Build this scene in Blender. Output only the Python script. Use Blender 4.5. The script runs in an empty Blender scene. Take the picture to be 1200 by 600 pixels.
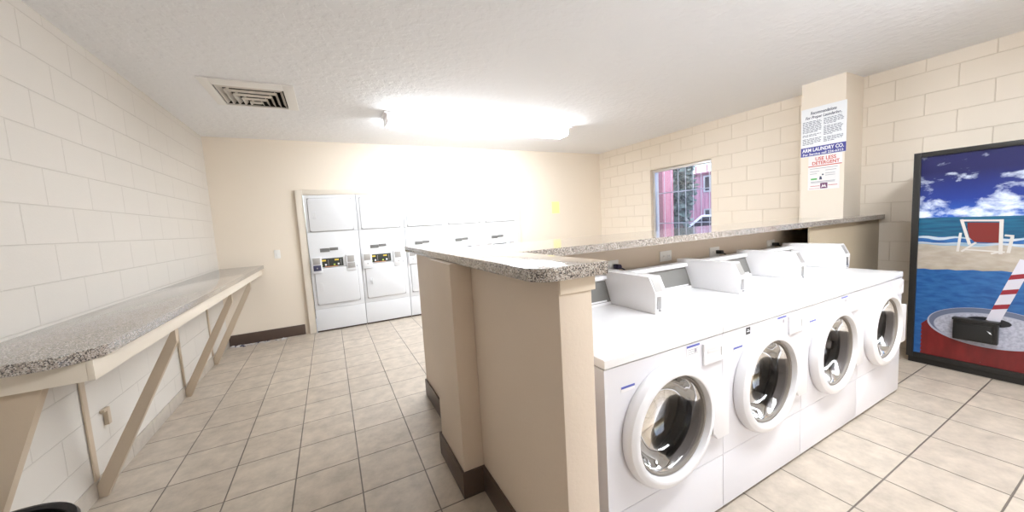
import bpy, bmesh, math, random
from mathutils import Vector, Matrix
random.seed(7)
SC = bpy.context.scene
COL = SC.collection
PI = math.pi

# ------------------------------------------------------------------ helpers
class B:
    """collects shapes in world coordinates, then links them as ONE mesh object"""
    def __init__(s):
        s.bm = bmesh.new(); s.mi = 0
    def _merge(s, b, smooth=False):
        for f in b.faces:
            f.material_index = s.mi; f.smooth = smooth
        me = bpy.data.meshes.new('tmp'); b.to_mesh(me); b.free()
        s.bm.from_mesh(me); bpy.data.meshes.remove(me)
        return s
    def box(s, x0, x1, y0, y1, z0, z1, bev=0, seg=2):
        b = bmesh.new()
        bmesh.ops.create_cube(b, size=1)
        for v in b.verts:
            v.co = Vector(((x0+x1)/2+v.co.x*(x1-x0), (y0+y1)/2+v.co.y*(y1-y0), (z0+z1)/2+v.co.z*(z1-z0)))
        if bev: bmesh.ops.bevel(b, geom=b.edges[:], offset=bev, segments=seg, profile=.6, affect='EDGES')
        return s._merge(b)
    def bar(s, p, q, w, h, up=(0, 0, 1), bev=0):
        """beam of section w x h from p to q; h lies along 'up'"""
        p, q = Vector(p), Vector(q); d = (q-p); L = d.length; d.normalize()
        sd = d.cross(Vector(up)).normalized(); u = sd.cross(d).normalized()
        b = bmesh.new(); bmesh.ops.create_cube(b, size=1)
        for v in b.verts:
            c = v.co.copy(); v.co = p + d*((c.x+.5)*L) + sd*(c.y*w) + u*(c.z*h)
        if bev: bmesh.ops.bevel(b, geom=b.edges[:], offset=bev, segments=2, profile=.6, affect='EDGES')
        bmesh.ops.recalc_face_normals(b, faces=b.faces[:])
        return s._merge(b)
    def lathe(s, prof, c, axis='Z', n=64, smooth=True, close=False):
        """prof: (r, t) pairs; t runs along axis from centre c"""
        b = bmesh.new(); rings = []
        for r, t in prof:
            ring = []
            for k in range(n if r > 1e-6 else 1):
                a = 2*PI*k/n; u, w = r*math.cos(a), r*math.sin(a)
                ring.append(b.verts.new({'Z': (c[0]+u, c[1]+w, c[2]+t), 'Y': (c[0]+u, c[1]+t, c[2]+w), 'X': (c[0]+t, c[1]+u, c[2]+w)}[axis]))
            rings.append(ring)
        prs = list(zip(rings, rings[1:]))
        if close: prs.append((rings[-1], rings[0]))
        for A, C in prs:
            for k in range(n):
                k2 = (k+1) % n
                if len(A) == 1 and len(C) == 1: continue
                if len(A) == 1: b.faces.new((A[0], C[k], C[k2]))
                elif len(C) == 1: b.faces.new((A[k], A[k2], C[0]))
                else: b.faces.new((A[k], A[k2], C[k2], C[k]))
        bmesh.ops.recalc_face_normals(b, faces=b.faces[:])
        return s._merge(b, smooth)
    def cyl(s, c, r, h, axis='Z', n=32):
        return s.lathe([(0, 0), (r, 0), (r, h), (0, h)], c, axis, n, smooth=False)
    def prism(s, pts, axis, a0, a1, bev=0):
        """closed outline pts extruded along axis from a0 to a1; pts are the other two coords in order"""
        def P(p, a): return {'X': (a, p[0], p[1]), 'Y': (p[0], a, p[1]), 'Z': (p[0], p[1], a)}[axis]
        b = bmesh.new()
        A = [b.verts.new(P(p, a0)) for p in pts]; C = [b.verts.new(P(p, a1)) for p in pts]
        b.faces.new(A); b.faces.new(C[::-1])
        n = len(pts)
        for k in range(n): b.faces.new((A[k], C[k], C[(k+1) % n], A[(k+1) % n]))
        bmesh.ops.recalc_face_normals(b, faces=b.faces[:])
        if bev: bmesh.ops.bevel(b, geom=b.edges[:], offset=bev, segments=2, profile=.6, affect='EDGES')
        return s._merge(b)
    def poly(s, pts):
        b = bmesh.new(); b.faces.new([b.verts.new(p) for p in pts]); return s._merge(b)
    def tube(s, path, r, n=8):
        b = bmesh.new(); rings = []
        P = [Vector(p) for p in path]
        for i, p in enumerate(P):
            d = (P[min(i+1, len(P)-1)]-P[max(i-1, 0)]).normalized()
            sd = d.cross(Vector((0.31, .2, .93))).normalized(); u = sd.cross(d)
            rings.append([b.verts.new(p+sd*(r*math.cos(2*PI*k/n))+u*(r*math.sin(2*PI*k/n))) for k in range(n)])
        for A, C in zip(rings, rings[1:]):
            for k in range(n): b.faces.new((A[k], A[(k+1) % n], C[(k+1) % n], C[k]))
        b.faces.new(rings[0][::-1]); b.faces.new(rings[-1])
        bmesh.ops.recalc_face_normals(b, faces=b.faces[:])
        return s._merge(b, True)
    def frame(s, axis, a0, a1, o, i, bev=0):
        """slab with a rectangular hole; o / i = (u0,u1,v0,v1)"""
        (u0, u1, v0, v1), (p0, p1, q0, q1) = o, i
        for (a, b_, c, d) in ((u0, p0, v0, v1), (p1, u1, v0, v1), (p0, p1, v0, q0), (p0, p1, q1, v1)):
            if b_-a < 1e-6 or d-c < 1e-6: continue
            if axis == 'X': s.box(a0, a1, a, b_, c, d, bev)
            elif axis == 'Y': s.box(a, b_, a0, a1, c, d, bev)
            else: s.box(a, b_, c, d, a0, a1, bev)
        return s
    def build(s, name, mats, parent=None):
        me = bpy.data.meshes.new(name)
        if parent is not None:
            off = Vector((0, 0, 0)); p = parent
            while p is not None: off += p.location; p = p.parent
            for v in s.bm.verts: v.co -= off
        s.bm.to_mesh(me); s.bm.free(); me.set_sharp_from_angle(angle=math.radians(32))
        for m in (mats if isinstance(mats, (list, tuple)) else [mats]): me.materials.append(m)
        o = bpy.data.objects.new(name, me); COL.objects.link(o)
        if parent is not None: o.parent = parent
        return o

def tag(o, label=None, cat=None, group=None, kind=None):
    if label: o['label'] = label
    if cat: o['category'] = cat
    if group: o['group'] = group
    if kind: o['kind'] = kind
    return o
def thing(name, label, cat, loc, group=None):
    o = bpy.data.objects.new(name, None); COL.objects.link(o)
    o.location = loc; o.empty_display_size = .1
    return tag(o, label, cat, group)
def struct(b, name, m, parent=None):
    o = b.build(name, m, parent)
    if parent is None: o['kind'] = 'structure'
    return o
def copy_tree(o, parent=None, skip=()):
    c = o.copy(); COL.objects.link(c)
    if parent is not None: c.parent = parent
    for ch in list(o.children):
        if ch.get('skip_tag') in skip: continue
        copy_tree(ch, c, skip)
    return c
def text(name, s, size, m, parent, origin, xdir, ydir, align='LEFT', width=None, shear=0, ext=.0006, bold=0):
    cu = bpy.data.curves.new(name, 'FONT'); cu.body = s; cu.size = size; cu.align_x = align
    cu.shear = shear; cu.extrude = ext; cu.resolution_u = 3; cu.offset = bold
    t = bpy.data.objects.new('tmp_text', cu); COL.objects.link(t)
    dg = bpy.context.evaluated_depsgraph_get(); dg.update()
    me = bpy.data.meshes.new_from_object(t.evaluated_get(dg)); bpy.data.objects.remove(t); bpy.data.curves.remove(cu)
    X, Y = Vector(xdir), Vector(ydir); Z = X.cross(Y)
    k = 1
    if width:
        w = max(v.co.x for v in me.vertices)-min(v.co.x for v in me.vertices); k = width/w
    off = Vector((0, 0, 0)); p = parent
    while p is not None: off += p.location; p = p.parent
    for v in me.vertices: v.co = Vector(origin)+X*(v.co.x*k)+Y*v.co.y+Z*v.co.z-off
    me.materials.clear(); me.materials.append(m); me.name = name
    o = bpy.data.objects.new(name, me); COL.objects.link(o); o.parent = parent
    return o

# ------------------------------------------------------------------ materials
def nodes(name):
    m = bpy.data.materials.new(name); m.use_nodes = True
    nt = m.node_tree; return m, nt, nt.nodes['Principled BSDF']
def mat(name, col, rough=.5, metal=0, spec=.5, bump=0, bscale=60, var=0, vscale=3, coat=0):
    m, nt, p = nodes(name)
    p.inputs['Base Color'].default_value = (*col, 1); p.inputs['Roughness'].default_value = rough
    p.inputs['Metallic'].default_value = metal; p.inputs['Specular IOR Level'].default_value = spec
    p.inputs['Coat Weight'].default_value = coat
    tc = nt.nodes.new('ShaderNodeTexCoord')
    if var:
        n = nt.nodes.new('ShaderNodeTexNoise'); n.inputs['Scale'].default_value = vscale; n.inputs['Detail'].default_value = 5
        nt.links.new(tc.outputs['Object'], n.inputs['Vector'])
        mx = nt.nodes.new('ShaderNodeMix'); mx.data_type = 'RGBA'
        mx.inputs[6].default_value = (*[c*(1-var) for c in col], 1); mx.inputs[7].default_value = (*[min(1, c*(1+var)) for c in col], 1)
        nt.links.new(n.outputs['Fac'], mx.inputs[0]); nt.links.new(mx.outputs[2], p.inputs['Base Color'])
    if bump:
        n = nt.nodes.new('ShaderNodeTexNoise'); n.inputs['Scale'].default_value = bscale; n.inputs['Detail'].default_value = 4
        nt.links.new(tc.outputs['Object'], n.inputs['Vector'])
        bp = nt.nodes.new('ShaderNodeBump'); bp.inputs['Strength'].default_value = bump; bp.inputs['Distance'].default_value = .004
        nt.links.new(n.outputs['Fac'], bp.inputs['Height']); nt.links.new(bp.outputs['Normal'], p.inputs['Normal'])
    return m
def emit(name, col, strength):
    m, nt, p = nodes(name); nt.nodes.remove(p)
    e = nt.nodes.new('ShaderNodeEmission'); e.inputs[0].default_value = (*col, 1); e.inputs[1].default_value = strength
    nt.links.new(e.outputs[0], nt.nodes['Material Output'].inputs[0]); return m
def glass_mat(name, tint=(1, 1, 1), rough=.02, ior=1.5):
    m, nt, p = nodes(name); nt.nodes.remove(p)
    t = nt.nodes.new('ShaderNodeBsdfTransparent'); t.inputs[0].default_value = (*tint, 1)
    g = nt.nodes.new('ShaderNodeBsdfGlossy'); g.inputs['Roughness'].default_value = rough
    f = nt.nodes.new('ShaderNodeFresnel'); f.inputs[0].default_value = ior
    mx = nt.nodes.new('ShaderNodeMixShader')
    nt.links.new(f.outputs[0], mx.inputs[0]); nt.links.new(t.outputs[0], mx.inputs[1]); nt.links.new(g.outputs[0], mx.inputs[2])
    nt.links.new(mx.outputs[0], nt.nodes['Material Output'].inputs[0]); return m
def brick_mat(name, cmap, col1, col2, mortar, bw, rh, msz, offset, org, rough, bumpd, noise_bump=.15, noise_scale=90, mott=0, mscale=6, spec=.4):
    """cmap: which object coordinates run along / up the pattern"""
    m, nt, p = nodes(name)
    p.inputs['Roughness'].default_value = rough; p.inputs['Specular IOR Level'].default_value = spec
    tc = nt.nodes.new('ShaderNodeTexCoord'); sp = nt.nodes.new('ShaderNodeSeparateXYZ'); cb = nt.nodes.new('ShaderNodeCombineXYZ')
    nt.links.new(tc.outputs['Object'], sp.inputs[0])
    for i, (c, o) in enumerate(zip(cmap, org)):
        a = nt.nodes.new('ShaderNodeMath'); a.operation = 'SUBTRACT'; a.inputs[1].default_value = o
        nt.links.new(sp.outputs['XYZ'.index(c)], a.inputs[0]); nt.links.new(a.outputs[0], cb.inputs[i])
    br = nt.nodes.new('ShaderNodeTexBrick'); br.offset = offset; br.offset_frequency = 2; br.squash = 1
    br.inputs['Color1'].default_value = (*col1, 1); br.inputs['Color2'].default_value = (*col2, 1); br.inputs['Mortar'].default_value = (*mortar, 1)
    br.inputs['Scale'].default_value = 1; br.inputs['Mortar Size'].default_value = msz; br.inputs['Mortar Smooth'].default_value = .35
    br.inputs['Brick Width'].default_value = bw; br.inputs['Row Height'].default_value = rh
    nt.links.new(cb.outputs[0], br.inputs['Vector'])
    out = br.outputs['Color']
    if mott:
        n = nt.nodes.new('ShaderNodeTexNoise'); n.inputs['Scale'].default_value = mscale; n.inputs['Detail'].default_value = 8; n.inputs['Roughness'].default_value = .65
        nt.links.new(tc.outputs['Object'], n.inputs['Vector'])
        r = nt.nodes.new('ShaderNodeMapRange'); r.inputs[1].default_value = .3; r.inputs[2].default_value = .7; r.inputs[3].default_value = 1-mott; r.inputs[4].default_value = 1+mott*.6
        nt.links.new(n.outputs['Fac'], r.inputs[0])
        mm = nt.nodes.new('ShaderNodeVectorMath'); mm.operation = 'SCALE'
        nt.links.new(out, mm.inputs[0]); nt.links.new(r.outputs[0], mm.inputs[3]); out = mm.outputs[0]
    nt.links.new(out, p.inputs['Base Color'])
    b1 = nt.nodes.new('ShaderNodeBump'); b1.invert = True; b1.inputs['Strength'].default_value = 1; b1.inputs['Distance'].default_value = bumpd
    nt.links.new(br.outputs['Fac'], b1.inputs['Height'])
    n2 = nt.nodes.new('ShaderNodeTexNoise'); n2.inputs['Scale'].default_value = noise_scale; n2.inputs['Detail'].default_value = 3
    nt.links.new(tc.outputs['Object'], n2.inputs['Vector'])
    b2 = nt.nodes.new('ShaderNodeBump'); b2.inputs['Strength'].default_value = noise_bump; b2.inputs['Distance'].default_value = .003
    nt.links.new(n2.outputs['Fac'], b2.inputs['Height']); nt.links.new(b1.outputs['Normal'], b2.inputs['Normal']); nt.links.new(b2.outputs['Normal'], p.inputs['Normal'])
    return m
def speckle_mat(name):
    m, nt, p = nodes(name); p.inputs['Roughness'].default_value = .13; p.inputs['Specular IOR Level'].default_value = .6; p.inputs['Coat Weight'].default_value = .8; p.inputs['Coat Roughness'].default_value = .08
    tc = nt.nodes.new('ShaderNodeTexCoord')
    v = nt.nodes.new('ShaderNodeTexVoronoi'); v.inputs['Scale'].default_value = 300
    nt.links.new(tc.outputs['Object'], v.inputs['Vector'])
    sp = nt.nodes.new('ShaderNodeSeparateColor'); nt.links.new(v.outputs['Color'], sp.inputs[0])
    r = nt.nodes.new('ShaderNodeValToRGB'); r.color_ramp.interpolation = 'CONSTANT'
    cols = [(0, (.05, .045, .045)), (.17, (.25, .215, .19)), (.40, (.43, .38, .34)), (.63, (.58, .545, .51)), (.84, (.35, .30, .26)), (.94, (.10, .09, .09))]
    el = r.color_ramp.elements
    el[0].position, el[0].color = cols[0][0], (*cols[0][1], 1); el[1].position, el[1].color = cols[1][0], (*cols[1][1], 1)
    for pos, c in cols[2:]:
        e = el.new(pos); e.color = (*c, 1)
    nt.links.new(sp.outputs[0], r.inputs[0]); nt.links.new(r.outputs[0], p.inputs['Base Color'])
    return m
def ceil_mat(name):
    m, nt, p = nodes(name); p.inputs['Base Color'].default_value = (.83, .84, .86, 1); p.inputs['Roughness'].default_value = .9
    tc = nt.nodes.new('ShaderNodeTexCoord'); n = nt.nodes.new('ShaderNodeTexNoise'); n.inputs['Scale'].default_value = 16; n.inputs['Detail'].default_value = 4
    nt.links.new(tc.outputs['Object'], n.inputs['Vector'])
    r = nt.nodes.new('ShaderNodeMapRange'); r.inputs[1].default_value = .45; r.inputs[2].default_value = .6
    nt.links.new(n.outputs['Fac'], r.inputs[0])
    b = nt.nodes.new('ShaderNodeBump'); b.inputs['Strength'].default_value = .38; b.inputs['Distance'].default_value = .004
    nt.links.new(r.outputs[0], b.inputs['Height']); nt.links.new(b.outputs['Normal'], p.inputs['Normal']); return m

CREAM = (.80, .72, .615)
M = {}
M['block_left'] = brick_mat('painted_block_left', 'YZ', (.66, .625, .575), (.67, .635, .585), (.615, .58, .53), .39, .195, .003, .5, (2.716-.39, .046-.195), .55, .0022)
M['block_right'] = brick_mat('painted_block_right', 'YZ', CREAM, (.82, .74, .635), (.73, .645, .535), .39, .195, .0035, .5, (.835-.195-.39, -.005-.195), .55, .003)
M['block_rear'] = brick_mat('painted_block_rear', 'XZ', CREAM, CREAM, (.62, .53, .42), .39, .195, .004, .5, (0, 0), .55, .0035)
M['plaster'] = mat('cream_plaster', CREAM, .6, bump=.2, bscale=90)
M['tan'] = mat('tan_painted_wall', (.67, .565, .46), .5, bump=.25, bscale=70, var=.03)
M['end_paint'] = mat('cream_wall_paint', (.76, .66, .54), .5, bump=.25, bscale=70)
M['ceiling'] = ceil_mat('textured_ceiling')
M['floor'] = brick_mat('beige_floor_tile', 'XY', (.48, .41, .335), (.52, .45, .37), (.16, .135, .11), .3302, .325, .0040, 0, (-.2928, 2.283), .32, .003, .08, 60, .24, 9, .5)
M['cove'] = brick_mat('grey_cove_tile', 'YZ', (.50, .45, .39), (.54, .49, .43), (.40, .35, .30), .30, .4, .004, 0, (.1, -.1), .35, .002, .05, 60, .12, 14)
M['base'] = mat('brown_vinyl_base', (.085, .055, .042), .42, bump=.1)
M['speckle'] = speckle_mat('speckled_laminate')
M['lumber'] = mat('tan_painted_lumber', (.54, .44, .33), .55, bump=.25, bscale=40, var=.06)
M['apron'] = mat('cream_painted_board', (.74, .67, .57), .55, bump=.2, bscale=40)
M['white'] = mat('white_enamel', (.71, .70, .735), .28, coat=.25)
M['white_lid'] = mat('white_lid_enamel', (.84, .83, .84), .22, coat=.3)
M['white_plastic'] = mat('white_plastic', (.79, .78, .795), .3)
M['gap'] = mat('dark_gap', (.03, .03, .03), .8)
M['gasket'] = mat('grey_rubber_gasket', (.20, .175, .15), .5)
M['chrome'] = mat('brushed_drum_steel', (.17, .155, .14), .45, metal=1, var=.12, vscale=20)
M['drumrib'] = mat('drum_rib_steel', (.28, .26, .24), .42, metal=1)
M['glass_door'] = glass_mat('door_bowl_glass', (.72, .72, .75), .03, 1.55)
M['display'] = mat('grey_display_panel', (.17, .165, .155), .35)
M['slot_grey'] = mat('grey_coin_plate', (.42, .41, .40), .4, metal=.4)
M['steel'] = mat('coin_return_steel', (.45, .45, .46), .35, metal=.8)
M['blue_print'] = mat('blue_print', (.10, .12, .42), .5)
M['grey_print'] = mat('grey_print', (.35, .34, .37), .6)
M['sticker'] = mat('white_sticker', (.80, .79, .79), .5)
M['black_sticker'] = mat('black_sticker', (.025, .025, .025), .4)
M['foot'] = mat('dark_rubber', (.05, .05, .055), .7)
M['dryer'] = mat('dryer_white_enamel', (.70, .715, .74), .4)
M['seal'] = mat('grey_door_seal', (.33, .33, .35), .6)
M['trimwood'] = mat('cream_trim_paint', (.72, .66, .57), .5)
M['ctrl'] = mat('black_control_glass', (.03, .035, .03), .3)
M['yellow'] = mat('yellow_print', (.80, .60, .08), .5)
M['green'] = mat('green_print', (.45, .62, .10), .5)
M['orange'] = mat('orange_print', (.75, .25, .05), .5)
M['navy'] = mat('navy_metal', (.07, .07, .13), .4, metal=.3)
M['plate'] = mat('grey_name_plate', (.16, .16, .155), .45)
M['ivory'] = mat('white_outlet_plastic', (.85, .84, .82), .35)
M['black'] = mat('black_plastic', (.012, .012, .012), .4)
M['frame_black'] = mat('black_painted_metal', (.014, .013, .012), .38, bump=.2, bscale=50)
M['vent'] = mat('white_vent_metal', (.80, .79, .77), .45)
M['vent_slat'] = mat('taupe_vent_slat', (.62, .585, .53), .5)
M['duct'] = mat('dark_duct', (.03, .028, .025), .9)
M['tube'] = emit('lit_diffuser', (.91, .955, 1), 17.5)
M['tube2'] = emit('lit_diffuser_added', (.91, .955, 1), 15)
M['alu'] = mat('aluminium_frame', (.62, .60, .58), .35, metal=.6)
M['pane'] = glass_mat('window_glass', (.86, .90, 1), .01, 1.45)
M['pink'] = mat('pink_painted_siding', (.34, .13, .16), .7, var=.06)
M['pink2'] = mat('faded_pink_siding', (.38, .17, .22), .75, var=.05)
M['leaf'] = mat('dark_leaf', (.05, .085, .07), .6, var=.4, vscale=8)
M['bark'] = mat('bark', (.10, .08, .07), .9)
M['asphalt'] = mat('asphalt', (.20, .20, .23), .9, var=.1)
M['carpaint'] = mat('dark_blue_car_paint', (.05, .055, .12), .25, coat=.5)
M['carwhite'] = mat('white_car_paint', (.75, .76, .80), .3, coat=.5)
M['carglass'] = mat('car_glass', (.02, .02, .03), .1)
M['sign_white'] = mat('white_sign_board', (.82, .84, .87), .4)
M['sign_blue'] = mat('blue_sign_band', (.06, .065, .30), .4)
M['sign_ink'] = mat('dark_sign_ink', (.06, .07, .12), .6)
M['sign_grey'] = mat('grey_sign_ink', (.24, .26, .32), .6)
M['red_ink'] = mat('red_ink', (.55, .07, .06), .5)
M['green_ink'] = mat('green_ink', (.10, .45, .12), .5)
M['purple_ink'] = mat('purple_ink', (.16, .05, .14), .5)
M['paper'] = mat('white_paper', (.82, .80, .80), .6)
M['note'] = mat('yellow_paper', (.86, .84, .36), .6)
M['panel'] = mat('grey_beige_panel', (.50, .42, .31), .55, var=.08, vscale=4)
M['rawwood'] = mat('raw_wood', (.60, .38, .14), .6, var=.2, vscale=20)
M['lint'] = mat('pale_lint', (.60, .58, .58), .95, var=.3, vscale=40)
M['lintdark'] = mat('dark_lint', (.06, .06, .10), .95)
M['blue_plug'] = mat('navy_plug', (.03, .02, .07), .5)

# ------------------------------------------------------------------ room
XL, XR, YF, YB, H = -1.27, 5.0, 5.62, -2.6, 2.645
T = .2
struct(B().box(XL-T, XR+T, YB-T, YF+T+.7, -.15, 0), 'floor', M['floor'])
VX0, VX1, VY0, VY1 = -.73, -.235, 3.70, 4.205        # register opening
struct(B().frame('Z', H, H+.12, (XL-T, XR+T, YB-T, YF+T), (VX0, VX1, VY0, VY1)), 'ceiling', M['ceiling'])
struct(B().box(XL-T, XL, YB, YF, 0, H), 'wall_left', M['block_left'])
DX0, DX1, DZ = -.285, 3.025, 1.945                       # opening the dryers stand in
struct(B().frame('Y', YF, YF+T, (XL-T, XR+T, 0, H), (DX0, DX1, 0, DZ)), 'wall_far', M['plaster'])
WY0, WY1, WZ0, WZ1 = 3.27, 4.36, 1.0, 2.125
struct(B().frame('X', XR, XR+T, (YB, YF, 0, H), (WY0, WY1, WZ0, WZ1)), 'wall_right', M['block_right'])
struct(B().frame('Y', YB-T, YB, (XL-T, XR+T, 0, H), (1.2, 3.0, 0, 2.1)), 'wall_rear', M['block_rear'])
struct(B().box(4.615, XR, 1.65, 2.012, 0, H), 'wall_pilaster', M['plaster'])
# cove tiles along the left wall, brown base elsewhere
struct(B().box(XL, XL+.009, YB, YF-.0, 0, .10, .002), 'baseboard_left', M['cove'])
struct(B().box(XL+.012, -.405, YF-.014, YF, 0, .14, .003), 'baseboard_far', M['base'])
struct(B().box(3.1, XR, YF-.014, YF, 0, .14, .003), 'baseboard_corner', M['base'])
struct(B().box(XR-.014, XR, 2.17, YF-.02, 0, .14, .003), 'baseboard_right', M['base'])
# trim around the dryers
struct(B().box(-.352, -.266, YF-.05, YF-.001, .0, 1.985, .003).box(-.266, 3.0, YF-.05, YF-.001, 1.912, 1.985, .003).box(3.0, 3.07, YF-.05, YF-.001, 0, 1.985, .003), 'trim_1', M['trimwood'])

# divider wall, its pier, the chase wall behind the washers
PX0, PX1, PY0, PY1, CT, CTH = .613, .742, .892, 2.87, 1.243, .042
ZU = CT-CTH
div = struct(B().box(PX0, PX1, PY0, PY1, 0, ZU, .004), 'wall_divider', M['tan'])
struct(B().box(PX0+.003, PX1+.014, PY0-.004, PY1, 1.1525, ZU-.0005, .003), 'trim_2', M['end_paint'])
struct(B().box(.503, PX0-.001, 1.645, 2.045, 0, ZU, .004), 'wall_pier', M['tan'])
struct(B().box(PX1+.001, 3.88, 1.75, 1.93, 0, ZU-.001), 'wall_chase', M['tan'])
struct(B().box(3.881, 4.613, 1.90, 1.93, 0, ZU), 'wall_recess', M['tan'])
b = B(); t_ = .013
b.box(PX0-t_, PX0-.0005, PY0-t_, 1.645-t_, 0, .135, .002)
b.box(.503-t_, PX0-.0005, 1.645-t_, 1.6445, 0, .135, .002)
b.box(.503-t_, .5025, 1.645, 2.045, 0, .135, .002)
b.box(.503-t_, PX0-.0005, 2.0455, 2.045+t_, 0, .135, .002)
b.box(PX0-t_, PX0-.0005, 2.045+t_, PY1, 0, .135, .002)
struct(b, 'baseboard_divider', M['base'])
# grey-beige sheet closing the chase beside the last washer
panel = B().box(3.60, 4.998, 1.50, 1.514, 0, ZU-.004).build('closing_panel', M['panel'])
tag(panel, 'grey beige sheet panel under the long counter beside the last washer', 'panel')
o = B().box(3.70, 3.87, 1.60, 1.749, ZU-.03, ZU, .002).build('wood_block', M['rawwood'])
tag(o, 'small orange raw wood block under the long counter behind the sheet panel', 'wood block')

# counters on the divider and the chase wall
def rounded(x0, x1, y0, y1, rs):
    """outline counter-clockwise from (x0,y0); rs = radius per corner"""
    pts = []
    for (cx, cy, a0), r in zip(((x0, y0, 180), (x1, y0, 270), (x1, y1, 0), (x0, y1, 90)), rs):
        if r == 0: pts.append((cx, cy)); continue
        ox = cx+(r if cx == x0 else -r); oy = cy+(r if cy == y0 else -r)
        for k in range(9):
            a = math.radians(a0+90*k/8); pts.append((ox+r*math.cos(a), oy+r*math.sin(a)))
    return pts
o = B().prism(rounded(.528, .80, .868, 2.93, (.07, .012, .012, .05)), 'Z', ZU, CT, .003).build('divider_counter', M['speckle'])
tag(o, 'speckled laminate countertop with rounded corner on top of the low divider wall', 'countertop')
o = B().prism([(.801, 1.46), (4.997, 1.46), (4.997, 1.648), (4.613, 1.648), (4.613, 2.014), (4.997, 2.014), (4.997, 2.15), (.801, 2.15)], 'Z', ZU, CT).build('long_counter', M['speckle'])
tag(o, 'long speckled laminate countertop running behind the washers to the right wall', 'countertop')

# ------------------------------------------------------------------ folding counter on the left wall
fc = thing('folding_counter', 'long speckled folding counter on tan diagonal braces along the left block wall', 'counter', (-1.03, 3.7, 0))
B().prism(rounded(XL+.002, -.80, 1.80, YF-.002, (0, .15, 0, 0)), 'Z', .966, 1.008, .003).build('counter_top', M['speckle'], fc)
B().box(-.845, -.825, 1.86, YF-.004, .888, .965, .002).box(XL+.004, -.8455, 1.86, 1.88, .888, .965, .002).build('apron', M['apron'], fc)
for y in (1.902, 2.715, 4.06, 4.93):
    b = B()
    pr = [(XL+.011, 0), (XL+.045, 0), (-.847, .800), (-.847, .888), (-.856, .888), (XL+.011, .075)]
    if y < 2: pr = [(XL+.011, 0), (-1.245, .09), (-.97, .888), (-1.10, .888), (XL+.011, .40)]
    b.prism(pr, 'Y', y-.02, y+.02, .002)
    b.build('brace', M['lumber'], fc)
    if y > 2: B().box(XL+.003, XL+.011, y-.02, y+.02, .10, .84, .001).build('brace_shadow_strip', M['lumber'], fc)  # thin strips added in place of the shadows behind the braces

# raised strips standing in for a dark slot recessed in the left wall
o = B().box(XL+.001, XL+.022, 2.87, 2.90, .34, .44, .002).box(XL+.001, XL+.022, 2.84, 2.87, .425, .44, .002).build('slot_stand_in', M['lumber'])
tag(o, 'small tan angled strip standing in for a recessed slot in the left wall under the folding counter', 'slot stand-in')

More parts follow.
